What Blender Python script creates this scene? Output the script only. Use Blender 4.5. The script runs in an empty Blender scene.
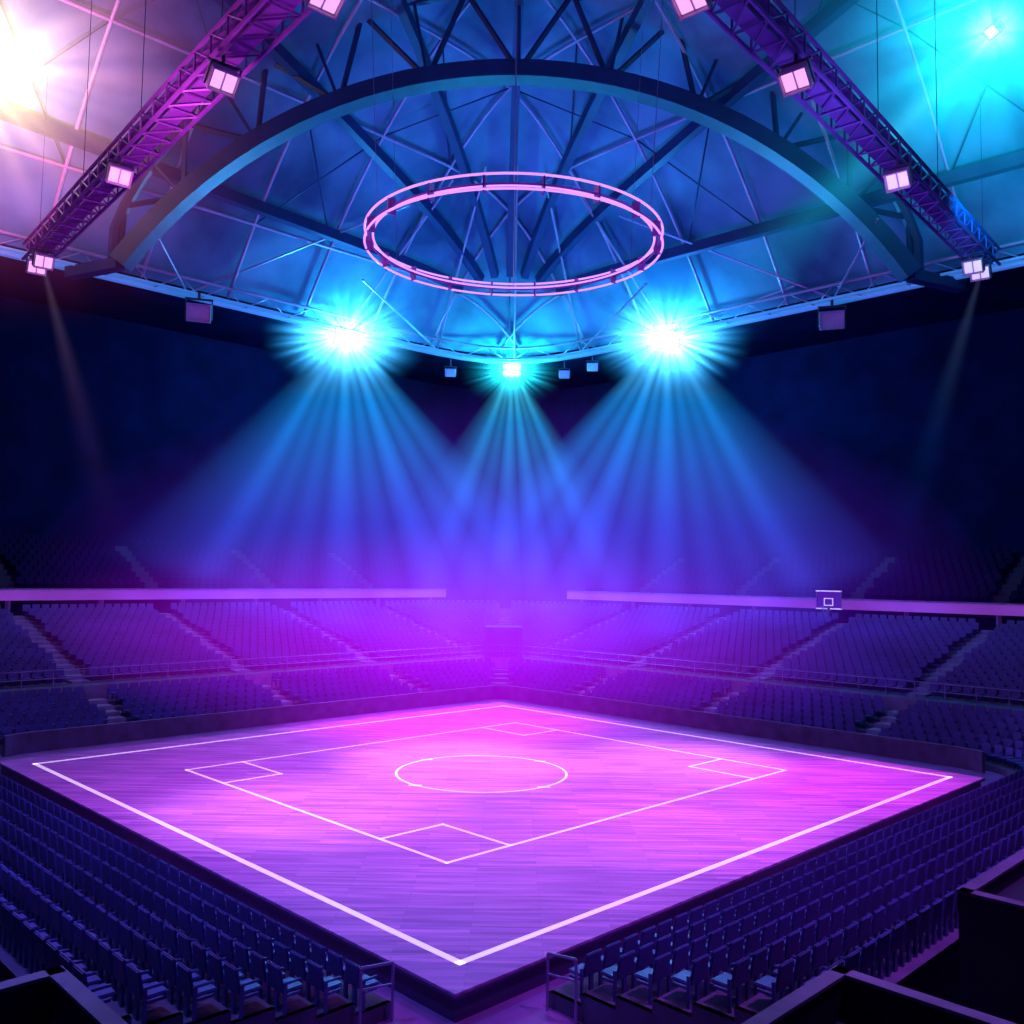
import bpy, bmesh, math, random
from mathutils import Vector, Matrix
random.seed(4)
S=bpy.context.scene
try:
    S.view_settings.view_transform='Standard'; S.view_settings.look='None'
except Exception: pass
COL=bpy.context.collection
# ---------------- camera
A=0.7778; CA,SA=math.cos(A),math.sin(A); OX,OY=-0.94,19.57
F_PX=918.04; PITCH=0.0692; ROLL=0.0146
camd=bpy.data.cameras.new('camera'); cam=bpy.data.objects.new('camera',camd); COL.objects.link(cam)
camd.sensor_width=36; camd.lens=F_PX/1024*36; camd.clip_end=500
R0=Vector((1,0,0));U0=Vector((0,-math.sin(PITCH),math.cos(PITCH)));Fw=Vector((0,math.cos(PITCH),math.sin(PITCH)))
Rr=R0*math.cos(ROLL)+U0*math.sin(ROLL);Ur=-R0*math.sin(ROLL)+U0*math.cos(ROLL)
M=Matrix((Rr,Ur,-Fw)).transposed().to_4x4(); M.translation=Vector((0,0,8.6)); cam.matrix_world=M
S.camera=cam
def W(u,v,z=0): return Vector((OX+u*CA-v*SA, OY+u*SA+v*CA, z))
def UV(x,y):
    dx,dy=x-OX,y-OY; return (dx*CA+dy*SA, -dx*SA+dy*CA)
# ---------------- materials
class N:
    def __init__(s,nt): s.nt=nt
    def new(s,t,**k):
        n=s.nt.nodes.new(t)
        for a,b in k.items(): setattr(n,a,b)
        return n
    def m(s,op,a,b=None,c=None,clamp=False):
        n=s.nt.nodes.new('ShaderNodeMath'); n.operation=op; n.use_clamp=clamp
        for i,x in enumerate((a,b,c)):
            if x is None: continue
            if isinstance(x,(int,float)): n.inputs[i].default_value=x
            else: s.nt.links.new(x,n.inputs[i])
        return n.outputs[0]
    def l(s,a,b): s.nt.links.new(a,b)
def mat(name,col,rough=.5,metal=0,emit=None,es=0,noise=None,coat=0,spec=None):
    m=bpy.data.materials.new(name); m.use_nodes=True; nt=m.node_tree; b=nt.nodes['Principled BSDF']
    b.inputs['Base Color'].default_value=(*col,1); b.inputs['Roughness'].default_value=rough; b.inputs['Metallic'].default_value=metal
    if coat: b.inputs['Coat Weight'].default_value=coat
    if spec is not None: b.inputs['Specular IOR Level'].default_value=spec
    if emit: b.inputs['Emission Color'].default_value=(*emit,1); b.inputs['Emission Strength'].default_value=es
    if noise:
        n=N(nt); tc=n.new('ShaderNodeTexCoord'); t=n.new('ShaderNodeTexNoise'); t.inputs['Scale'].default_value=noise[0]
        n.l(tc.outputs['Object'],t.inputs['Vector'])
        r=n.new('ShaderNodeValToRGB'); k=noise[1]
        r.color_ramp.elements[0].position=.3; r.color_ramp.elements[1].position=.7
        r.color_ramp.elements[0].color=(*[c*(1-k) for c in col],1); r.color_ramp.elements[1].color=(*[min(1,c*(1+k)) for c in col],1)
        n.l(t.outputs[0],r.inputs[0]); n.l(r.outputs[0],b.inputs['Base Color'])
    return m
M_conc=mat('concrete_purple',(.13,.09,.22),.8,noise=(1.5,.25))
M_conc_l=mat('aisle_concrete',(.30,.22,.44),.75,noise=(2,.2))
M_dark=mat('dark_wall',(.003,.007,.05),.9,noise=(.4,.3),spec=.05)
M_dark2=mat('dark_parapet',(.02,.015,.06),.7,noise=(.6,.3))
M_floor=mat('floor_paint',(.35,.14,.5),.45,noise=(.8,.2))
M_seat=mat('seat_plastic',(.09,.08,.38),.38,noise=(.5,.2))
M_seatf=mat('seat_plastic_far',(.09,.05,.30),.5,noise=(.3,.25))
M_seatd=mat('seat_plastic_shaded',(.006,.006,.05),.8,noise=(.3,.25),spec=.05)  # balcony seats: darkness of the upper tier put into the colour
M_metal=mat('steel_grey',(.3,.3,.5),.35,.7,noise=(2,.1))
M_proj=mat('projector_casing',(.45,.55,.8),.4,.1,noise=(2,.1))
M_beam=mat('roof_steel',(.02,.05,.17),.45,.2,noise=(.5,.2))
M_rod=mat('roof_rod',(.40,.38,.62),.4,.3,noise=(.5,.2))
M_rim=mat('rim_steel_glow',(.25,.45,.7),.35,.3,emit=(.02,.2,.65),es=.55,noise=(.5,.1))  # faint blue emission stands in for lamp light on the steel
M_girder=mat('girder_paint',(.3,.08,.45),.45,.2,noise=(1,.15))
M_girder2=mat('girder_blue_tint',(.1,.09,.4),.45,.2,noise=(1,.15))  # right girder copy, bluish light tint put into its colour
M_plat=mat('platform_side',(.06,.03,.14),.5,noise=(1,.2))
M_line=mat('court_line_paint_glow',(.95,.92,.97),.4,emit=(1,.75,1),es=.5,noise=(3,.03))  # slight emission keeps the paint near white, lines are no lamps
M_white=mat('lamp_housing',(.6,.45,.7),.4,noise=(3,.08))
M_lens=mat('lamp_lens',(1,.8,1),.3,emit=(1,.5,.9),es=.9)
M_lensb=mat('lamp_lens_blue',(1,1,1),.3,emit=(.6,.95,1),es=25)
M_lenst=mat('lamp_lens_teal',(.6,1,1),.3,emit=(.1,1,.9),es=8)
M_lensc=mat('lamp_lens_violet',(.8,.8,1),.3,emit=(.65,.6,1),es=.9)
M_black=mat('fixture_black',(.04,.04,.1),.5,noise=(3,.1))
M_ringd=mat('ring_frame',(.3,.12,.5),.4,.4,noise=(2,.1))
M_ring=mat('ring_neon',(.6,.4,.7),.3,emit=(.72,.30,.98),es=1.15)
M_band=mat('fascia_band_glow',(.5,.2,.6),.5,emit=(.42,.06,.65),es=.3,noise=(.15,.5))  # weak magenta emission stands in for light falling on the fascia
M_rail=mat('rail_metal',(.38,.25,.6),.4,.5,noise=(3,.1))
def roofmat():
    m=bpy.data.materials.new('roof_membrane'); m.use_nodes=True; nt=m.node_tree; b=nt.nodes['Principled BSDF']; n=N(nt)
    tc=n.new('ShaderNodeTexCoord'); t=n.new('ShaderNodeTexNoise'); t.inputs['Scale'].default_value=.13; t.inputs['Detail'].default_value=5
    n.l(tc.outputs['Object'],t.inputs['Vector']); r=n.new('ShaderNodeValToRGB')
    r.color_ramp.elements[0].color=(.035,.14,.26,1); r.color_ramp.elements[1].color=(.13,.42,.62,1)
    r.color_ramp.elements[0].position=.35; r.color_ramp.elements[1].position=.65
    n.l(t.outputs[0],r.inputs[0]); n.l(r.outputs[0],b.inputs['Base Color']); b.inputs['Roughness'].default_value=.7; b.inputs['Specular IOR Level'].default_value=.1
    return m
M_roof=roofmat()
def woodmat():
    m=bpy.data.materials.new('court_wood'); m.use_nodes=True; nt=m.node_tree; b=nt.nodes['Principled BSDF']; n=N(nt)
    tc=n.new('ShaderNodeTexCoord')
    br=n.new('ShaderNodeTexBrick'); br.inputs['Scale'].default_value=1; br.inputs['Brick Width'].default_value=3.2; br.inputs['Row Height'].default_value=.22
    br.inputs['Mortar Size'].default_value=.006; br.inputs['Color1'].default_value=(.78,.27,.85,1); br.inputs['Color2'].default_value=(.54,.15,.69,1); br.inputs['Mortar'].default_value=(.38,.10,.54,1)
    n.l(tc.outputs['Object'],br.inputs['Vector'])
    mp=n.new('ShaderNodeMapping'); mp.inputs['Scale'].default_value=(.35,5,1); n.l(tc.outputs['Object'],mp.inputs[0])
    no=n.new('ShaderNodeTexNoise'); no.inputs['Scale'].default_value=1.2; no.inputs['Detail'].default_value=8; n.l(mp.outputs[0],no.inputs['Vector'])
    rr=n.new('ShaderNodeValToRGB'); rr.color_ramp.elements[0].position=.3; rr.color_ramp.elements[1].position=.7
    rr.color_ramp.elements[0].color=(.58,.50,.66,1); rr.color_ramp.elements[1].color=(1.2,1.3,1.15,1); n.l(no.outputs[0],rr.inputs[0])
    mx=n.new('ShaderNodeMix',data_type='RGBA',blend_type='MULTIPLY'); mx.inputs[0].default_value=1
    n.l(br.outputs[0],mx.inputs[6]); n.l(rr.outputs[0],mx.inputs[7]); n.l(mx.outputs[2],b.inputs['Base Color'])
    b.inputs['Roughness'].default_value=.5; b.inputs['Specular IOR Level'].default_value=.3
    return m
M_wood=woodmat()
# ---------------- mesh builder
class MB:
    def __init__(s): s.v=[];s.f=[];s.mi=[];s.mats=[]
    def mid(s,m):
        if m not in s.mats: s.mats.append(m)
        return s.mats.index(m)
    def add(s,vs,fs,m):
        o=len(s.v); i=s.mid(m); s.v.extend([tuple(x) for x in vs]); s.f.extend([tuple(o+k for k in f) for f in fs]); s.mi.extend([i]*len(fs))
    def box(s,c,sz,m,X=Vector((1,0,0)),Y=Vector((0,1,0)),Z=Vector((0,0,1))):
        c=Vector(c); h=[k/2 for k in sz]; vs=[]
        for a in (-1,1):
            for b in (-1,1):
                for d in (-1,1): vs.append(c+X*(a*h[0])+Y*(b*h[1])+Z*(d*h[2]))
        s.add(vs,[(0,1,3,2),(4,6,7,5),(0,4,5,1),(2,3,7,6),(0,2,6,4),(1,5,7,3)],m)
    def beam(s,p,q,w,h,m,up=Vector((0,0,1))):
        p,q=Vector(p),Vector(q); d=q-p; L=d.length
        if L<1e-4: return
        d/=L; x=d.cross(up)
        if x.length<1e-3: x=Vector((1,0,0))
        x.normalize(); z=x.cross(d); s.box((p+q)/2,(w,L,h),m,x,d,z)
    def tube(s,pts,r,m,n=6,closed=False):
        pts=[Vector(p) for p in pts]; k=len(pts); vs=[];fs=[]
        for i,p in enumerate(pts):
            if closed: t=pts[(i+1)%k]-pts[i-1]
            else: t=pts[min(i+1,k-1)]-pts[max(i-1,0)]
            t.normalize(); x=t.cross(Vector((0,0,1)))
            if x.length<1e-3: x=Vector((1,0,0))
            x.normalize(); y=x.cross(t)
            for j in range(n):
                a=2*math.pi*j/n; vs.append(p+x*(r*math.cos(a))+y*(r*math.sin(a)))
        for i in range(k if closed else k-1):
            i2=(i+1)%k
            for j in range(n):
                j2=(j+1)%n; fs.append((i*n+j,i*n+j2,i2*n+j2,i2*n+j))
        if not closed: fs.append(tuple(range(n))[::-1]); fs.append(tuple((k-1)*n+j for j in range(n)))
        s.add(vs,fs,m)
    def strip(s,P,Q,m):
        k=len(P); s.add(list(P)+list(Q),[(i,i+1,k+i+1,k+i) for i in range(k-1)],m)
    def obj(s,name,parent=None,smooth=False,bev=0):
        me=bpy.data.meshes.new(name); me.from_pydata(s.v,[],s.f)
        for m in s.mats: me.materials.append(m)
        me.polygons.foreach_set('material_index',s.mi)
        if smooth: me.polygons.foreach_set('use_smooth',[True]*len(s.f))
        me.update(); o=bpy.data.objects.new(name,me); COL.objects.link(o)
        if parent: o.parent=parent
        if bev:
            b=o.modifiers.new('b','BEVEL'); b.width=bev; b.segments=2; b.limit_method='ANGLE'
        return o
def empty(name,loc=(0,0,0)):
    e=bpy.data.objects.new(name,None); e.location=loc; COL.objects.link(e); e.empty_display_size=.2; return e
# ---------------- paths in court frame
def path(lo,hi,rs,rf,near=None,near2=None,n=12):
    P=[]
    if near is not None: P.append((lo,near))
    def arc(cu,cv,r,a0,a1):
        for i in range(n+1):
            a=a0+(a1-a0)*i/n; P.append((cu+r*math.cos(a),cv+r*math.sin(a)))
    arc(lo+rs,hi-rs,rs,math.pi,math.pi/2); arc(hi-rf,hi-rf,rf,math.pi/2,0); arc(hi-rs,lo+rs,rs,0,-math.pi/2)
    if near is not None: P.append((near2,lo))
    return P
def at(P,z): return [W(u,v,z) for u,v in P]
Xa=Vector((CA,SA,0)); Ya=Vector((-SA,CA,0))
AIS=[-4,6.5,16.5,26.5,36.5]
def stairs_aisle(mb,rows,rise,run,aisles,m=None):
    m=m or M_conc_l
    for (hi,z) in rows:
        for a in aisles:
            if a>hi-6: continue
            for X in (0,1):
                c=W(a,hi,z+.05) if not X else W(hi,a,z+.05)
                mb.box(c,(1.0,run*.96,.1) if not X else (run*.96,1.0,.1),m,Xa,Ya)
                off=-run*.5+.12
                c2=W(a,hi+off,z-rise*.5+.03) if not X else W(hi+off,a,z-rise*.5+.03)
                mb.box(c2,(1.0,.3,rise) if not X else (.3,1.0,rise),m,Xa,Ya)
def seat_template(detail):
    bm=bmesh.new()
    def bx(c,s,bev,taper=0,rx=0):
        r=bmesh.ops.create_cube(bm,size=1); vs=r['verts']
        for v in vs:
            v.co.x*=s[0];v.co.y*=s[1];v.co.z*=s[2]
            if taper and v.co.z>0: v.co.x*=taper
        m=Matrix.Translation(c)@Matrix.Rotation(rx,4,'X')
        for v in vs: v.co=m@v.co
        if bev:
            es=list({e for v in vs for e in v.link_edges}); bmesh.ops.bevel(bm,geom=es,offset=bev,segments=2 if detail else 1,affect='EDGES')
    bx(Vector((0,-.24,.60)),(.52,.055,.48),.02 if detail else .015,.88,.16)
    bx(Vector((0,.02,.38)),(.45,.42,.06),.02 if detail else 0)
    if detail:
        bx(Vector((-.285,-.06,.34)),(.04,.34,.05),0); bx(Vector((.285,-.06,.34)),(.04,.34,.05),0)
        bx(Vector((-.285,-.06,.56)),(.05,.36,.045),.012)
        bx(Vector((-.285,-.2,.28)),(.045,.06,.56),0)
        bx(Vector((.285,-.2,.28)),(.045,.06,.56),0)
        bx(Vector((0,-.2,.2)),(.1,.05,.4),0)
    else:
        bx(Vector((0,-.15,.2)),(.3,.05,.4),0)
    vs=[v.co.copy() for v in bm.verts]; bm.verts.index_update(); fs=[tuple(v.index for v in f.verts) for f in bm.faces]; bm.free(); return vs,fs
T_hi=seat_template(True); T_lo=seat_template(False)
def fill_row(mb,P,z,tmpl,m,spacing=.6,aisles=AIS,corner=True):
    L=0; nxt=.35
    for (a,b) in zip(P[:-1],P[1:]):
        dx,dy=b[0]-a[0],b[1]-a[1]; l=math.hypot(dx,dy)
        if l<1e-5: continue
        tx,ty=dx/l,dy/l
        while nxt<=L+l:
            s=nxt-L; u,v=a[0]+tx*s,a[1]+ty*s; nxt+=spacing
            if corner and abs(u-v)<.9 and u>20: continue
            if abs(tx)>.98 and any(abs(u-q)<.75 for q in aisles) and v>20: continue
            if abs(ty)>.98 and any(abs(v-q)<.75 for q in aisles) and u>20: continue
            nx,ny=ty,-tx
            X=Vector((tx*CA-ty*SA,tx*SA+ty*CA,0)); Y=Vector((nx*CA-ny*SA,nx*SA+ny*CA,0))
            c=W(u,v,z); vs,fs=tmpl
            mb.add([c+X*q.x+Y*q.y+Vector((0,0,q.z)) for q in vs],fs,m)
        L+=l
# ---------------- floor & platform
mb=MB(); mb.box(W(13.4,13.4,-.1),(150,150,.2),M_floor,Xa,Ya); mb.obj('floor')
plat=empty('court_platform',W(13.4,13.4,0))
def local(mbx,p):
    o=p.location; mbx.v=[(x-o.x,y-o.y,z-o.z) for x,y,z in mbx.v]
mb=MB(); mb.box(W(13.4,13.4,.27),(28.6,28.6,.54),M_plat,Xa,Ya); mb.box(W(13.4,13.4,.52),(28.85,28.85,.06),M_plat,Xa,Ya); local(mb,plat); mb.obj('base',plat)
mb=MB(); mb.box(W(13.4,13.4,.575),(28.8,28.8,.05),M_wood,Xa,Ya); local(mb,plat); mb.obj('wood_deck',plat)
mb=MB(); zl=.606
def ln(u0,v0,u1,v1,w):
    p,q=W(u0,v0,zl),W(u1,v1,zl); d=(q-p).normalized(); mb.beam(p-d*w/2,q+d*w/2,w,.008,M_line)
def rect(a,b,c,d,w): ln(a,b,c,b,w);ln(c,b,c,d,w);ln(c,d,a,d,w);ln(a,d,a,b,w)
rect(0,0,26.8,26.35,.18)
rect(4.1,5.2,22.8,21.3,.11)
q=3.1
for (a,b,sx,sy) in ((4.1,5.2,1,1),(22.8,5.2,-1,1),(4.1,21.3,1,-1),(22.8,21.3,-1,-1)):
    ln(a+q*sx*.8,b,a+q*sx*.8,b+q*sy,.10); ln(a+q*sx*.8,b+q*sy,a,b+q*sy,.10)
cu,cv,cr=12.8,13.2,3.45; k=72
vs=[];fs=[]
for i in range(k):
    a=2*math.pi*i/k
    for r in (cr-.05,cr+.05): vs.append(W(cu+r*math.cos(a),cv+r*math.sin(a),zl+.004))
for i in range(k): j=(i+1)%k; fs.append((2*i,2*i+1,2*j+1,2*j))
mb.add(vs,fs,M_line)
for i in range(4):
    a=math.pi/4+math.pi/2*i - A
    mb.box(W(cu+cr*math.cos(a),cv+cr*math.sin(a),zl),(.5,.12,.008),M_line)
local(mb,plat); mb.obj('line_markings',plat)
# ---------------- lower tier
run=.85; NA,NB=.1,.9
def lowp(r,off=0): return dict(lo=-2.1-run*r-off,hi=33.3+run*r+off,rs=4+run*r+off,rf=1.5+.5*run*r+off*.5,near=NA,near2=NB)
mb=MB(); NR=6; NN=7
for r in range(NR):
    z=.3+.22*r
    a=path(**lowp(r,-run/2)); b=path(**lowp(r,run/2)); z0=0 if r==0 else z-.22
    mb.strip(at(a,z0),at(a,z),M_conc); mb.strip(at(a,z),at(b,z),M_conc)
stairs_aisle(mb,[(33.3+run*r,.3+.22*r) for r in range(NR)],.22,run,AIS[1:-1])
for r in range(NR,NN):
    z=.3+.22*r; lo=-2.1-run*r
    for sgn in (0,1):
        n0=NB if sgn else NA
        a=[(lo+run/2,n0),(lo+run/2,33)]; b=[(lo-run/2,n0),(lo-run/2,33)]
        if sgn: a=[(y,x) for x,y in a]; b=[(y,x) for x,y in b]
        mb.strip(at(a,z-.22),at(a,z),M_conc); mb.strip(at(a,z),at(b,z),M_conc)
for sgn in (0,1):
    n0=NB if sgn else NA
    for r in range(NN):
        lo=-2.1-run*r; z=.3+.22*r
        c=(lo,n0+.06) if not sgn else (n0+.06,lo)
        mb.box(W(*c,z/2),(run,.12,z) if not sgn else (.12,run,z),M_conc,Xa,Ya)
mb.obj('lower_tier_steps')
mb=MB()
for r in range(NR): fill_row(mb,path(**lowp(r)),.3+.22*r,T_hi,M_seat,aisles=AIS[1:-1])
for r in range(NR,NN):
    lo=-2.1-run*r; z=.3+.22*r
    fill_row(mb,[(lo,NA),(lo,33)],z,T_hi,M_seat,aisles=[]); fill_row(mb,[(33,lo),(NB,lo)],z,T_hi,M_seat,aisles=[])
mb.obj('lower_tier_seats')
mb=MB(); P=path(**lowp(0,-.9)); Q=path(**lowp(0,-1.05)); P=P[9:-9]; Q=Q[9:-9]
mb.strip(at(Q,0),at(Q,.95),M_conc); mb.strip(at(Q,.95),at(P,.95),M_conc_l); mb.strip(at(P,.95),at(P,0),M_conc); mb.obj('barrier_wall')
for sgn in (0,1):
    mb=MB(); n0=(NB if sgn else NA)-.12
    def C(a,b,z): return W(a,b,z) if not sgn else W(b,a,z)
    pts=[C(-1.75,n0,.0),C(-1.75,n0,1.1),C(-2.5,n0,1.2),C(-2.5,n0,.0)]
    for i in range(3): mb.tube([pts[i],pts[i+1]],.03,M_rail)
    mb.tube([C(-1.75,n0,.7),C(-2.5,n0,.8)],.022,M_rail)
    mb.obj('aisle_handrail')
for sgn in (0,1):
    mb=MB()
    def bx(u0,u1,v0,v1,z0,z1,m):
        if sgn: u0,u1,v0,v1=v0,v1,u0,u1
        mb.box(W((u0+u1)/2,(v0+v1)/2,(z0+z1)/2),(u1-u0,v1-v0,z1-z0),m,Xa,Ya)
    e0=.3 if sgn else -.4; w2=4.7 if sgn else 3.6
    bx(-8.25,-8.05,-7,e0,0,2.85,M_dark2); bx(-8.27,-8.03,-7,e0+.02,2.85,2.9,M_conc_l)
    bx(-13,-8.25,e0-.2,e0,0,2.85,M_dark2); bx(-13,-8.05,e0-.22,e0+.02,2.85,2.9,M_conc_l)
    bx(-13,-8.25,-7,e0-.2,0,2.3,M_dark2)
    bx(-8.4,-8.2,w2,33,0,3.0,M_dark2); bx(-8.42,-8.18,w2-.02,33,3.0,3.05,M_conc)
    bx(-13,-8.4,w2,w2+.2,0,3.0,M_dark2); bx(-13,-8.2,w2-.02,w2+.22,3.0,3.05,M_conc)
    bx(-13,-8.4,w2+.2,33,0,2.7,M_dark2)
    bx(-13,-8.3,e0,w2,0,.2,M_dark2)
    mb.obj('parapet_wall')
# ---------------- upper tier
UZ,UH=2.2,40.2; ur=.225; NU=15
def upp(h,off=0): return dict(lo=-14-(h-40)-off,hi=h+off,rs=10+(h-40)+off,rf=3+.4*(h-40)+off*.5)
mb=MB()
a=path(**upp(38.6));b=path(**upp(UH-.45))
mb.strip(at(a,1.3),at(a,UZ-.05),M_conc_l); mb.strip(at(a,UZ-.05),at(b,UZ-.05),M_conc)
for r in range(NU):
    h=UH+run*r; z=UZ+ur*r
    a=path(**upp(h,-run/2)); b=path(**upp(h,run/2))
    mb.strip(at(a,z-ur),at(a,z),M_conc); mb.strip(at(a,z),at(b,z),M_conc)
stairs_aisle(mb,[(UH+run*r,UZ+ur*r) for r in range(NU)],ur,run,AIS)
mb.obj('upper_tier_steps')
mb=MB()
for r in range(NU): fill_row(mb,path(**upp(UH+run*r)),UZ+ur*r,T_lo,M_seatf)
mb.obj('upper_tier_seats')
mb=MB(); P=path(**upp(38.75))
for zz in (UZ+.45,UZ+.9): mb.tube(at(P,zz),.03,M_rail,5)
L=0;nx=0
for a,b in zip(P[:-1],P[1:]):
    l=math.hypot(b[0]-a[0],b[1]-a[1])
    while nx<=L+l and l>0:
        s=(nx-L)/l; p=(a[0]+(b[0]-a[0])*s,a[1]+(b[1]-a[1])*s); mb.tube([W(*p,UZ-.05),W(*p,UZ+.9)],.03,M_rail,5); nx+=1.6
    L+=l
mb.obj('walkway_railing')
TH=UH+run*NU; TZ=UZ+ur*NU
for sgn in (0,1):
    mb=MB()
    def C(a,z,o=0): return W(a,TH+o,z) if not sgn else W(TH+o,a,z)
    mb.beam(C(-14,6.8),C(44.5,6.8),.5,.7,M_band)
    mb.beam(C(-14,7.2,.05),C(44.5,7.2,.05),.7,.1,M_conc_l)
    for i in range(10): mb.beam(C(-12+6.1*i,TZ-.3,.1),C(-12+6.1*i,6.6,.1),.25,.25,M_conc_l,up=Vector((1,0,0)))
    mb.obj('balcony_fascia')
mb=MB(); H3=TH+.9; Z3=7.2
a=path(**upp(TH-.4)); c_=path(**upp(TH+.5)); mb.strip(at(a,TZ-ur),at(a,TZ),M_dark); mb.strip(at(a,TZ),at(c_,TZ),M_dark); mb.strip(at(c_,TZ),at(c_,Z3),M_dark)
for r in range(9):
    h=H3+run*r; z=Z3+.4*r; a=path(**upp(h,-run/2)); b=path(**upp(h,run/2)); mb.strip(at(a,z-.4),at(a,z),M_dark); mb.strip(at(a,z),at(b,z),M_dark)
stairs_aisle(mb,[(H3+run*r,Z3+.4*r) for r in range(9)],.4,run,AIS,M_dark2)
mb.obj('balcony_tier_steps')  # steps coloured near black so the tier sinks into shade
mb=MB()
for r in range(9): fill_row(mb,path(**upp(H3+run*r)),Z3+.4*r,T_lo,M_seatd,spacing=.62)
mb.obj('balcony_tier_seats')
mb=MB()
DG=(W(1,1)-W(0,0)).normalized(); DX=Vector((DG.y,-DG.x,0))
cc=W(38.6,38.6,0)
mb.box(cc+DX*1.3+Vector((0,0,2.2)),(.3,3,4.4),M_conc,DX,DG); mb.box(cc-DX*1.3+Vector((0,0,2.2)),(.3,3,4.4),M_conc,DX,DG)
mb.box(cc+Vector((0,0,4.4)),(3.0,3.2,.25),M_conc,DX,DG); mb.box(cc+DG*1.2+Vector((0,0,2.1)),(2.4,.2,4.2),M_dark2,DX,DG)
mb.obj('entrance_tunnel')
# ---------------- walls
WH=H3+9*run; RZ=28.6; RC=13.4; RHF=35.6
Pw=path(**upp(WH))
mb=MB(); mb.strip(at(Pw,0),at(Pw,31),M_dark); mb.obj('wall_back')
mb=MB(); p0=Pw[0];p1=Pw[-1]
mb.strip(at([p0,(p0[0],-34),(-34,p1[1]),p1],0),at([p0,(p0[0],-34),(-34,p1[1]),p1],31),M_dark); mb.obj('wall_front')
# ---------------- roof shell
def sup(a):
    p=9.0; return (abs(math.cos(a))**p+abs(math.sin(a))**p)**(-1/p)
def tval(u,v):
    p=9.0; x,y=abs(u-RC)/RHF,abs(v-RC)/RHF; return (x**p+y**p)**(1/p)
RR=21.0
def rz(u,v):
    t=min(1,tval(u,v)); return RZ+.6+RR*(1-t**2.4)
def rzw(x,y): return rz(*UV(x,y))
mb=MB(); nt_,na=28,96; vs=[W(RC,RC,rz(RC,RC))];fs=[]
for i in range(1,nt_+1):
    for j in range(na):
        a=2*math.pi*j/na; r=RHF*sup(a)*i/nt_; u,v=RC+r*math.cos(a),RC+r*math.sin(a); vs.append(W(u,v,rz(u,v)))
for j in range(na): fs.append((0,1+(j+1)%na,1+j))
for i in range(nt_-1):
    for j in range(na):
        a=1+i*na+j;b=1+i*na+(j+1)%na; fs.append((a,b,b+na,a+na))
mb.add(vs,fs,M_roof)
vs=[];fs=[]
for j in range(na):
    a=2*math.pi*j/na; r=RHF*sup(a); R2=60
    vs.append(W(RC+r*math.cos(a),RC+r*math.sin(a),RZ+.6)); vs.append(W(RC+R2*sup(a)*math.cos(a),RC+R2*sup(a)*math.sin(a),RZ+.6))
for j in range(na):
    k=(j+1)%na; fs.append((2*j,2*k,2*k+1,2*j+1))
mb.add(vs,fs,M_dark)
mb.obj('ceiling',smooth=True)
def rimP(half,n=96):
    return [(RC+half*sup(2*math.pi*j/n)*math.cos(2*math.pi*j/n),RC+half*sup(2*math.pi*j/n)*math.sin(2*math.pi*j/n)) for j in range(n)]
mb=MB()
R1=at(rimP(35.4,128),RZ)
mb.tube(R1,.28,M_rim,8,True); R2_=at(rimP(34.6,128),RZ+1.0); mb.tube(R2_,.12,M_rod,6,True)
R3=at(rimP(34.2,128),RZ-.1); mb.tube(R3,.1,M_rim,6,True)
for i in range(0,128,2):
    mb.tube([R1[i],R2_[(i+1)%128]],.05,M_rod,4); mb.tube([R2_[(i+1)%128],R1[(i+2)%128]],.05,M_rod,4); mb.tube([R1[i],R3[i]],.05,M_rod,4)
mb.obj('rim_truss',smooth=True)
mb=MB()
g=[-20,-13.5,-7,-.5,6,12.5,19,25.5,32,38.5,45]
for c in g:
    for sgn in (0,1):
        pts=[]
        for i in range(61):
            s=RC-35.2+70.4*i/60; u,v=(c,s) if sgn else (s,c)
            if tval(u,v)<.995: pts.append(W(u,v,rz(u,v)-.7))
        if len(pts)>2: mb.tube(pts,.13,M_rod,5)
for i in range(len(g)-1):
    for j in range(len(g)-1):
        if g[i]<0 and g[j]<0: continue
        if (i+j)%3: continue
        for (a,b,c,d) in ((i,j,i+1,j+1),(i+1,j,i,j+1)):
            if max(tval(g[a],g[b]),tval(g[c],g[d]))<.97:
                mb.tube([W(g[a],g[b],rz(g[a],g[b])-.7),W(g[c],g[d],rz(g[c],g[d])-.7)],.06,M_beam,4)
mb.obj('roof_purlins',smooth=True)
mb=MB(); hub=(-.6,82.5)
for xk in (-25,-15,-7.5,0,7.5,15,25):
    pts=[]
    for i in range(25):
        s=i/24*1.35; x,y=hub[0]+(xk-hub[0])*s,hub[1]+(57-hub[1])*s
        if s>.12 and tval(*UV(x,y))<.97: pts.append(Vector((x,y,rzw(x,y)-1.2)))
    for p,q_ in zip(pts[:-1],pts[1:]): mb.beam(p,q_,.6,.8,M_beam)
mb.obj('roof_ribs')
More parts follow.
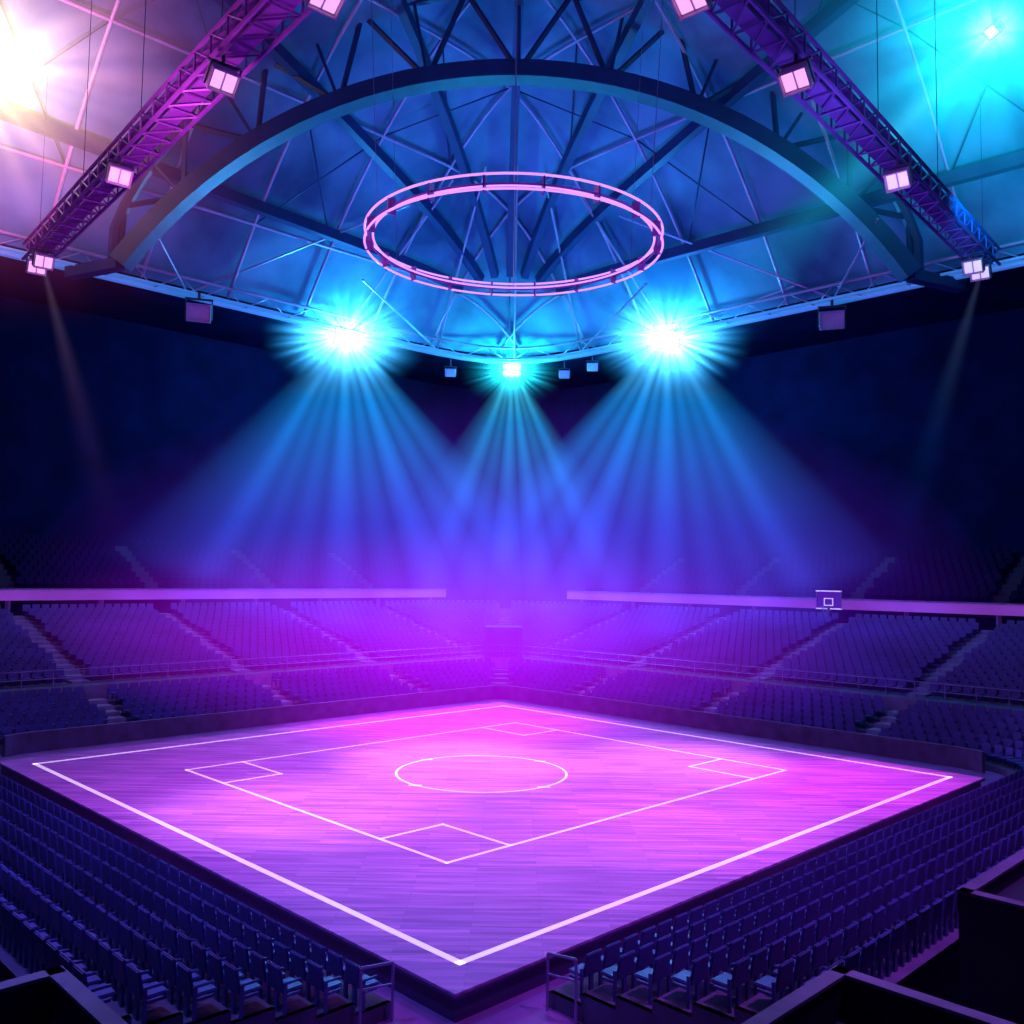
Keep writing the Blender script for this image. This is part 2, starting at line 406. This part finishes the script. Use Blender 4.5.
def arch(y,half,rise,zs,up,name,w=1.3,h=1.1):
    mb=MB(); R=(half*half+rise*rise)/(2*rise); cz=zs+rise-R; a0=math.asin(half/R); n=40; L=[];T=[]
    for i in range(n+1):
        a=-a0+2*a0*i/n; L.append(Vector((R*math.sin(a),y,cz+R*math.cos(a)))); k=up*(max(0,math.cos(a/a0*math.pi/2))**.6+.12); T.append(Vector(((R+k)*math.sin(a),y,cz+(R+k)*math.cos(a))))
    X=Vector((0,1,0)); vs=[];fs=[]
    for i,p in enumerate(L):
        a=-a0+2*a0*i/n; rd=Vector((math.sin(a),0,math.cos(a)))
        for (s1,s2) in ((-1,-1),(1,-1),(1,1),(-1,1)): vs.append(p+X*(s1*w/2)+rd*(s2*h/2))
    for i in range(n):
        for j in range(4): j2=(j+1)%4; fs.append((i*4+j,i*4+j2,i*4+4+j2,i*4+4+j))
    fs.append((0,1,2,3)); fs.append((n*4+3,n*4+2,n*4+1,n*4)); mb.add(vs,fs,M_beam)
    mb.tube(T,.35,M_beam,6)
    for i in range(0,n,4):
        mb.tube([L[i],T[i+2]],.2,M_beam,5); mb.tube([T[i+2],L[i+4]],.2,M_beam,5)
    for i in range(0,n+1,4): mb.tube([L[i],T[i]],.12,M_beam,5)
    for s in (0,n):
        mb.beam(L[s],L[s]+Vector((-4 if s==0 else 4,1.5,-.2)),.8,.7,M_beam)
    mb.obj(name)
arch(58,25.5,13.2,28.3,5.0,'arch_truss')
mb=MB()
for (x,y) in ((-14.3,76),(-7,82),(12.8,75.2),(6,82),(-24,66),(23,65),(0,86)):
    mb.tube([Vector((x*.35,70,rzw(x*.35,70)-1.2)),Vector((x,y,RZ+.3))],.09,M_rod,5)
    mb.tube([Vector((x*1.6,66,RZ+1.5)) if abs(x)<15 else Vector((x,y-8,RZ+3)),Vector((x,y,RZ+.3))],.09,M_rod,5)
mb.obj('roof_tie_rods')
# ---------------- ring light
ring=empty('ring_light',(-.1,39.0,22.95))
mb=MB()
def circ(r,z,n=96): return [Vector((r*math.cos(2*math.pi*i/n),r*math.sin(2*math.pi*i/n),z)) for i in range(n)]
for r,z in ((6.4,.32),(6.4,-.25),(6.05,.02)): mb.tube(circ(r,z),.05,M_ring,8,True)
mb.obj('neon_tubes',ring,True)
mb=MB()
for i in range(18):
    a=2*math.pi*i/18; d=Vector((math.cos(a),math.sin(a),0)); mb.box(d*6.25,(.34,.07,.66),M_ringd,d,Vector((-d.y,d.x,0)))
mb.tube(circ(6.25,.0),.04,M_ringd,6,True)
for i in range(6):
    a=2*math.pi*(i+.5)/6; d=Vector((math.cos(a),math.sin(a),0)); mb.tube([d*6.3,Vector((d.x*7.5,d.y*7.5,21))],.015,M_metal,4)
mb.obj('frame',ring)
# ---------------- volume materials
def volmat(name,build,step=1.0):
    m=bpy.data.materials.new(name); m.use_nodes=True; nt=m.node_tree; nt.nodes.clear(); n=N(nt)
    out=n.new('ShaderNodeOutputMaterial'); em=n.new('ShaderNodeEmission'); n.l(em.outputs[0],out.inputs['Volume'])
    tc=n.new('ShaderNodeTexCoord'); sp=n.new('ShaderNodeSeparateXYZ'); n.l(tc.outputs['Object'],sp.inputs[0])
    build(n,tc,sp.outputs[0],sp.outputs[1],sp.outputs[2],em)
    try: m.cycles.volume_step_rate=step
    except Exception: pass
    return m
def rampnode(n,fac,stops,interp='LINEAR'):
    r=n.new('ShaderNodeValToRGB'); e=r.color_ramp.elements; r.color_ramp.interpolation=interp
    while len(e)<len(stops): e.new(.5)
    for i,(p,c) in enumerate(stops): e[i].position=p; e[i].color=(*c,1) if isinstance(c,tuple) else (c,c,c,1)
    n.l(fac,r.inputs[0]); return r.outputs[0]
def ramp(n,fac,stops,em): n.l(rampnode(n,fac,stops),em.inputs['Color'])
def beam_mat(name,L,tan,S_,stops,step=1.6,rp=1.6):
    def b(n,tc,x,y,z,em):
        d=n.m('MULTIPLY',z,-1); r=n.m('SQRT',n.m('ADD',n.m('MULTIPLY',x,x),n.m('MULTIPLY',y,y)))
        q=n.m('DIVIDE',r,n.m('ADD',n.m('MULTIPLY',d,tan),.15)); rad=n.m('POWER',n.m('SUBTRACT',1,q,clamp=True),rp)
        a=n.m('DIVIDE',d,L); fall=n.m('POWER',n.m('SUBTRACT',1,a,clamp=True),1.1)
        s=n.m('DIVIDE',n.m('MULTIPLY',n.m('MULTIPLY',rad,fall),S_),n.m('ADD',n.m('MULTIPLY',d,.3),.7))
        n.l(s,em.inputs['Strength']); ramp(n,a,stops,em)
    return volmat(name,b,step)
def frustum(name,L,ra,rb,m,n=20,sy=None):
    bm=bmesh.new()
    if sy is None:
        t=[bm.verts.new((ra*math.cos(2*math.pi*i/n),ra*math.sin(2*math.pi*i/n),0)) for i in range(n)]
        b=[bm.verts.new((rb*math.cos(2*math.pi*i/n),rb*math.sin(2*math.pi*i/n),-L)) for i in range(n)]
    else:
        n=4; c=((-1,-1),(1,-1),(1,1),(-1,1))
        t=[bm.verts.new((a*ra,b_*sy[0],0)) for a,b_ in c]; b=[bm.verts.new((a*rb,b_*sy[1],-L)) for a,b_ in c]
    for i in range(n): j=(i+1)%n; bm.faces.new((t[i],b[i],b[j],t[j]))
    bm.faces.new(t); bm.faces.new(b[::-1]); bmesh.ops.recalc_face_normals(bm,faces=bm.faces)
    me=bpy.data.meshes.new(name); bm.to_mesh(me); bm.free(); me.materials.append(m); return me
def cone_mesh(name,L,tan,m): return frustum(name,L,.15,L*tan+.15,m,10)
def add_beam(parent,me,direc,name='light_beam',off=(0,0,0)):
    o=bpy.data.objects.new(name,me); COL.objects.link(o); o.parent=parent; o.location=off
    if direc:
        o.rotation_mode='QUATERNION'; o.rotation_quaternion=Vector(direc).normalized().to_track_quat('-Z','Y')
    return o
def fan_mesh(name,L,tmax,beams,base,S_,stops,step=1.0,ty=.16):
    """fan of light shafts below a lamp: tx=x/depth picks the shaft, ty=y/depth the thickness"""
    def b(n,tc,x,y,z,em):
        d=n.m('MAXIMUM',n.m('MULTIPLY',z,-1),.05); dd=n.m('ADD',d,.5)
        tx=n.m('DIVIDE',x,dd); tyv=n.m('DIVIDE',n.m('ABSOLUTE',y),n.m('ADD',n.m('MULTIPLY',d,ty),.3))
        fac=n.m('ADD',n.m('DIVIDE',tx,2*tmax),.5)
        st=[]
        for (c,w,h) in beams:
            p=(c/(2*tmax))+.5; w2=w/(2*tmax); st+= [(p-w2,base),(p,h),(p+w2,base)]
        st=[(0,0.0)]+sorted(st)+[(1,0.0)]
        pr=rampnode(n,fac,st,'B_SPLINE')
        th=n.m('SUBTRACT',1,tyv,clamp=True)
        a=n.m('DIVIDE',d,L); fall=n.m('POWER',n.m('SUBTRACT',1,a,clamp=True),.95)
        s=n.m('DIVIDE',n.m('MULTIPLY',n.m('MULTIPLY',n.m('MULTIPLY',pr,th),fall),S_),n.m('ADD',n.m('MULTIPLY',d,ty*1.2),.55))
        n.l(s,em.inputs['Strength']); ramp(n,a,stops,em)
    return frustum(name,L,.4*tmax+.1,tmax*(L+.5),volmat(name,b,step),sy=(.3,L*ty+.3))
def halo_mat(name,R,S_,stops,streak=0,power=2,step=.9,amp=1.8,lo=.3,sp=1.5):
    def b(n,tc,x,y,z,em):
        ln_=n.new('ShaderNodeVectorMath',operation='LENGTH'); n.l(tc.outputs['Object'],ln_.inputs[0]); r=n.m('DIVIDE',ln_.outputs['Value'],R)
        f=n.m('POWER',n.m('SUBTRACT',1,r,clamp=True),power); s=n.m('DIVIDE',f,n.m('ADD',n.m('MULTIPLY',n.m('MULTIPLY',r,r),12),.1))
        if streak:
            nv=n.new('ShaderNodeVectorMath',operation='NORMALIZE'); n.l(tc.outputs['Object'],nv.inputs[0])
            no=n.new('ShaderNodeTexNoise'); no.inputs['Scale'].default_value=streak; no.inputs['Detail'].default_value=0
            n.l(nv.outputs[0],no.inputs['Vector'])
            st=n.m('POWER',n.m('MULTIPLY',n.m('SUBTRACT',no.outputs[0],.38,clamp=True),3.2,clamp=True),sp)
            s=n.m('MULTIPLY',s,n.m('ADD',n.m('MULTIPLY',st,amp),lo))
        n.l(n.m('MULTIPLY',s,S_),em.inputs['Strength']); ramp(n,r,stops,em)
    return volmat(name,b,step)
def sphere(name,R,m,parent,sc=(1,1,1),loc=(0,0,0)):
    me=bpy.data.meshes.new(name); bm=bmesh.new(); bmesh.ops.create_icosphere(bm,subdivisions=2,radius=R*1.03); bm.to_mesh(me); bm.free(); me.materials.append(m)
    o=bpy.data.objects.new(name,me); COL.objects.link(o); o.parent=parent; o.scale=sc; o.location=loc; return o
# ---------------- fixtures
def disc(mb,c,r,d,m,n=20,dep=.05):
    d=Vector(d).normalized(); x=d.cross(Vector((0,0,1))); x=x.normalized() if x.length>1e-3 else Vector((1,0,0)); y=x.cross(d); c=Vector(c)
    vs=[c+x*(r*math.cos(2*math.pi*i/n))+y*(r*math.sin(2*math.pi*i/n)) for i in range(n)]; vs2=[v+d*dep for v in vs]
    mb.add(vs+vs2,[tuple(range(n))[::-1],tuple(range(n,2*n))]+[(i,(i+1)%n,n+(i+1)%n,n+i) for i in range(n)],m)
def floodlight(loc,target,size=1.2,lens=M_lens,house=M_white,name='floodlight',two=True,up=1.5,yoke=M_black):
    e=empty(name,loc); d=(Vector(target)-Vector(loc)).normalized(); x=d.cross(Vector((0,0,1))).normalized(); z=x.cross(d)
    mb=MB(); s=size
    mb.box(d*(-.2*s),(s,.5*s,.8*s),house,x,d,z)
    mb.box(d*(-.55*s),(.7*s,.3*s,.55*s),house,x,d,z)
    for k in (-1,1):
        mb.box(x*(k*.56*s)+Vector((0,0,.15*s)),(.06*s,.12*s,.9*s),yoke,x,d,z)
        mb.box(d*(.14*s)+z*(k*.38*s),(s*1.05,.2*s,.05*s),house,x,d,z); mb.box(d*(.14*s)+x*(k*.5*s),(.05*s,.2*s,.8*s),house,x,d,z)
    mb.box(Vector((0,0,.62*s)),(1.2*s,.14*s,.08*s),yoke,x,Vector((d.x,d.y,0)).normalized())
    mb.beam(Vector((0,0,.6*s)),Vector((0,0,up)),.12*s,.12*s,yoke)
    mb.obj('housing',e,bev=.03*s)
    mb=MB()
    if two:
        for k in (-1,1): mb.box(d*(.06*s)+x*(k*.24*s),(.40*s,.04*s,.60*s),lens,x,d,z)
    else:
        for i in (-1,0,1):
            for k in (-.5,.5): disc(mb,d*(.06*s)+x*(i*.3*s)+z*(k*.36*s),.14*s,d,lens)
    mb.obj('lens',e); return e
ST_BLUE=[(0,(.15,.7,1)),(.16,(.01,.34,1)),(.45,(.02,.12,1)),(.8,(.16,.02,.95)),(1,(.25,.0,.9))]
ST_TEAL=[(0,(.1,.9,1)),(.16,(.01,.44,1)),(.45,(.03,.14,1)),(.8,(.16,.02,.95)),(1,(.25,.0,.9))]
def T(d): return math.tan(math.radians(d))
bl=[(-.72,.09,.5),(-.55,.09,.6),(-.37,.09,1.0),(-.2,.08,.7),(-.03,.09,1),(.15,.08,.65),(.31,.08,.6),(.48,.10,.8)]
me_L=fan_mesh('light_beam_fan',35,.94,bl,.27,1.55,ST_BLUE)
me_R=fan_mesh('light_beam_fan_mirror',35,.94,[(-c,w,h) for c,w,h in bl],.27,1.55,ST_BLUE)
me_C=fan_mesh('light_beam_fan_teal',32,.66,[(-.44,.08,.75),(-.28,.07,.5),(-.14,.07,.9),(.02,.07,.9),(.17,.07,.5),(.34,.09,.8)],.24,1.4,ST_TEAL)
H_core=halo_mat('halo_blue',6.0,3.0,[(0,(.8,1,1)),(.2,(.10,.70,1)),(1,(0,.3,1))],8.5,amp=6,lo=.2,sp=2.8,power=1.8)
H_core2=halo_mat('halo_teal',4.6,2.0,[(0,(.2,1,.95)),(.25,(.02,.8,.85)),(1,(0,.35,.9))],9,2.2,amp=6,lo=.22,sp=2.8)
lamps=[((-14.0,75.0,28.3),0),((12.6,74.2,28.3),0),((-.2,86.0,28.1),1)]
for loc,k in lamps:
    e=floodlight(loc,(0,40,1),1.9,M_lenst if k else M_lensb,M_black,'stadium_spotlight',two=False,up=.9)
    sphere('lamp_glow',4.6 if k else 6.0,H_core2 if k else H_core,e,(1.2,1,.85))
    add_beam(e,me_C if k else (me_L if loc[0]<0 else me_R),(0,-.12,-1),'light_beam')
    ld=bpy.data.lights.new('bulb','POINT'); ld.energy=3600; ld.color=(.02,.45,1) if not k else (.03,.9,.9); ld.shadow_soft_size=.5
    lo=bpy.data.objects.new('bulb',ld); COL.objects.link(lo); lo.parent=e; lo.location=(0,-1.6,-.8)
# ---------------- lighting girders
def girder(p,q,name,mg):
    p,q=Vector(p),Vector(q); d=(q-p).normalized(); x=d.cross(Vector((0,0,1))).normalized(); z=Vector((0,0,1)); w,h=.65,.45
    mb=MB(); Lg=(q-p).length; n=int(Lg/1.4)
    for a in (-1,1):
        for b in (-1,1): mb.tube([p+x*(a*w)+z*(b*h),q+x*(a*w)+z*(b*h)],.09,mg,6)
    for i in range(n):
        s0,s1=p+d*(Lg*i/n),p+d*(Lg*(i+1)/n)
        for a in (-1,1):
            mb.tube([s0+x*(a*w)-z*h,s1+x*(a*w)+z*h],.045,mg,4); mb.tube([s0+x*(a*w)-z*h,s0+x*(a*w)+z*h],.045,mg,4)
        mb.tube([s0+x*w-z*h,s1-x*w-z*h],.045,mg,4); mb.tube([s0-x*w-z*h,s0+x*w-z*h],.045,mg,4)
    mb.beam(p+z*(h*.6),q+z*(h*.6),w*1.7,.12,mg)
    mb.beam(p-z*(h*.7),q-z*(h*.7),w*1.0,.1,mg)
    for i in range(2,n,6):
        c=p+d*(Lg*(i+.5)/n); mb.tube([c+z*h,Vector((c.x,c.y,rzw(c.x,c.y)-.5))],.02,M_beam,4)
    mb.obj(name)
girder((-2.8,22.4,26.9),(-28.0,52.4,26.9),'lighting_girder',M_girder)
girder((2.0,22.2,26.9),(26.7,50.9,26.9),'lighting_girder',M_girder2)
for l in ((-5.7,25.8,25.4),(-10.2,30.6,25.5),(-17.1,38.4,25.5),(-26.2,49.9,25.6),(-27.1,50.9,25.6)): floodlight(l,(l[0]*.05+3,16,6),.95,up=.9)
for l in ((5.0,25.6,25.4),(9.4,30.0,25.5),(16.1,37.7,25.5),(24.7,48.5,25.6),(25.6,49.5,25.6)): floodlight(l,(l[0]*.05-3,16,6),.95,lens=M_lens if l[0]<12 else M_lensc,up=.9)
for l,s in (((-22.6,64.5,27.0),1.6),((22.5,64.0,27.0),1.6),((-5.8,82.8,27.0),.9),((4.6,82.8,27.0),.9),((7.0,81.0,27.3),.9)):
    floodlight(l,(l[0]*.3,20,14),s,M_proj,M_proj,'projector',up=1.5)
e=floodlight((-29.3,47.5,35.6),(0,40,10),1.0,M_lens,M_black,'warm_wash_light',up=2.5)
sphere('lamp_glow',18,halo_mat('halo_warm',18,.20,[(0,(1,.95,.55)),(.18,(1,.8,.36)),(.38,(1,.42,.42)),(.7,(.95,.12,.55)),(1,(.7,.05,.6))],5,1.4,1.1,1.0),e,(1,1,.8))
e=floodlight((24.7,46.0,37.3),(0,40,10),.8,M_lenst,M_black,'cyan_wash_light',up=2.5)
sphere('lamp_glow',15,halo_mat('halo_cyan',15,.25,[(0,(.3,1,1)),(.12,(.02,.95,.9)),(.4,(0,.65,.85)),(1,(0,.2,.9))],4,1.6,1.2,1.0),e,(1,1,.85))
me_s=cone_mesh('light_beam_side',20,T(5),beam_mat('beam_side_pink',20,T(5),.22,[(0,(.8,.5,.9)),(.5,(.3,.1,.5)),(1,(.1,.0,.4))]))
me_s2=cone_mesh('light_beam_side_blue',20,T(5),beam_mat('beam_side_blue',20,T(5),.22,[(0,(.3,.5,1)),(.5,(.0,.15,.6)),(1,(.0,.0,.4))]))
me_c=cone_mesh('light_beam_cyan',24,T(9),beam_mat('beam_cyan',24,T(9),1.2,[(0,(.1,.9,1)),(.5,(.0,.5,.8)),(1,(0,.2,.6))]))
e=empty('gobo_beam',(-26.2,49.9,25.3)); add_beam(e,me_s,(.35,-.1,-1))
e=empty('gobo_beam',(25.2,48.7,25.3)); add_beam(e,me_s2,(-.35,-.1,-1))
e=empty('gobo_beam',(24.7,46.0,37.0)); add_beam(e,me_c,(-.75,.2,-.75))
# ---------------- haze: one soft volume, its scattered light put in as emission
def hz_build(n,tc,x,y,z,em):
    def rad(c,s):
        mp=n.new('ShaderNodeVectorMath',operation='SUBTRACT'); mp.inputs[1].default_value=c; n.l(tc.outputs['Object'],mp.inputs[0])
        ms=n.new('ShaderNodeVectorMath',operation='MULTIPLY'); ms.inputs[1].default_value=tuple(1/k for k in s); n.l(mp.outputs[0],ms.inputs[0])
        l=n.new('ShaderNodeVectorMath',operation='LENGTH'); n.l(ms.outputs[0],l.inputs[0]); return n.m('SUBTRACT',1,l.outputs['Value'],clamp=True)
    a=n.m('MULTIPLY',n.m('POWER',rad((0,0,0),(36,22,17)),1.4),.024)
    b=n.m('MULTIPLY',n.m('POWER',rad((-5,-7,-3),(28,15,9)),1.35),.038)
    s=n.m('ADD',a,b); n.l(s,em.inputs['Strength'])
    mx=n.new('ShaderNodeMix',data_type='RGBA'); n.l(n.m('DIVIDE',b,n.m('ADD',s,1e-5)),mx.inputs[0]); mx.inputs[6].default_value=(.2,.0,1,1); mx.inputs[7].default_value=(.75,0,1,1); n.l(mx.outputs[2],em.inputs['Color'])
hz=empty('stage_haze_glow',(0,65,6))
hm=volmat('stage_haze_glow',hz_build,1.5)
me=bpy.data.meshes.new('haze'); bm=bmesh.new(); bmesh.ops.create_icosphere(bm,subdivisions=2,radius=1)
for v in bm.verts: v.co=Vector((v.co.x*35,v.co.y*22,max(v.co.z*17,-5.9)))
bm.to_mesh(me); bm.free(); me.materials.append(hm); o=bpy.data.objects.new('haze',me); COL.objects.link(o); o.parent=hz
# ---------------- hoop
hp=empty('basketball_hoop',W(51.6,17.5,6.35)); mb=MB()
hx=Ya; hd=-Xa
def pbar(c,sz,m): mb.box(c,sz,m,hx,hd)
for k in (-1,1): pbar(hx*(k*.95)+Vector((0,0,.8)),(.08,.08,1.3),M_conc_l)
for k in (0,1): pbar(Vector((0,0,.15+1.3*k)),(2.0,.08,.08),M_line)
pbar(Vector((0,0,.8)),(1.85,.03,1.25),M_girder)
for k in (-1,1): pbar(hx*(k*.33)+Vector((0,0,.65)),(.06,.1,.5),M_line)
for k in (0,1): pbar(Vector((0,0,.4+.5*k)),(.7,.1,.06),M_line)
mb.tube([hd*.45+Vector((.32*math.cos(i*.5236),.32*math.sin(i*.5236),.3)) for i in range(12)],.03,M_rail,5,True)
for i in range(12):
    a=i*.5236; mb.tube([hd*.45+Vector((.32*math.cos(a),.32*math.sin(a),.3)),hd*.45+Vector((.18*math.cos(a+.4),.18*math.sin(a+.4),-.2))],.012,M_rail,4)
mb.beam(Vector((0,0,-1.6)),Vector((0,0,.2)),.18,.18,M_rail,up=Vector((1,0,0))); mb.obj('backboard_and_rim',hp)
# ---------------- lights
def spot(name,loc,tgt,E,col,ang,blend=.8,size=.4):
    l=bpy.data.lights.new(name,'SPOT'); l.energy=E; l.color=col; l.spot_size=math.radians(ang); l.spot_blend=blend; l.shadow_soft_size=size
    o=bpy.data.objects.new(name,l); COL.objects.link(o); o.location=loc; o.rotation_mode='QUATERNION'; o.rotation_quaternion=(Vector(tgt)-Vector(loc)).to_track_quat('-Z','Y'); return o
def pt(name,loc,E,col,size=1):
    l=bpy.data.lights.new(name,'POINT'); l.energy=E; l.color=col; l.shadow_soft_size=size
    o=bpy.data.objects.new(name,l); COL.objects.link(o); o.location=loc; return o
MG=(1,.66,1)
spot('court_wash_light',(0,38,26.5),(-1,38,0),27000,(.95,.16,1),80,1)
spot('court_spotlight',(-10,50,26),(-2,40,0),42000,MG,26,1)
spot('court_spotlight',(14,50,26),(7.5,41,0),36000,MG,24,1)
spot('court_spotlight',(-12,32,26),(-7,32,0),24000,MG,28,1)
spot('court_spotlight',(12,32,26),(6,31,0),18000,(1,.4,1),30,1)
spot('court_spotlight',(-4,56,26),(-3,52,0),44000,(1,.06,1),48,1)
spot('court_spotlight',(14,44,26),(14,37,0),30000,(1,.12,.95),30,1)
spot('stand_wash_light',(-5,45,22),(-18,66,3),6000,(.5,.03,1),70,1,1)
spot('stand_wash_light',(5,45,22),(18,66,3),4000,(.3,.06,1),70,1,1)
spot('seat_wash_light',(-10,16,20),(-10,24,0),8500,(.2,.2,1),90,1,1)
spot('seat_wash_light',(10,16,20),(10,24,0),10000,(.6,.12,1),90,1,1)
spot('roof_uplight',(0,62,22),(0,70,42),8500,(.0,.22,1),150,1,1)
spot('roof_uplight',(0,48,26),(0,56,48),2000,(.0,.28,1),140,1,1)
spot('roof_uplight',(-24,42,26),(-32,49,36),32000,(1,.14,.42),92,1,1)
spot('roof_uplight',(22,42,26),(31,50,36),10000,(.0,.55,1),100,1,1)
pt('girder_glow',(-14,32,23),1500,(1,.2,.8)); pt('girder_glow',(13,32,23),900,(.5,.2,1))
w=bpy.data.worlds.new('world'); S.world=w; w.use_nodes=True; w.node_tree.nodes['Background'].inputs[0].default_value=(.02,.02,.12,1); w.node_tree.nodes['Background'].inputs[1].default_value=.2
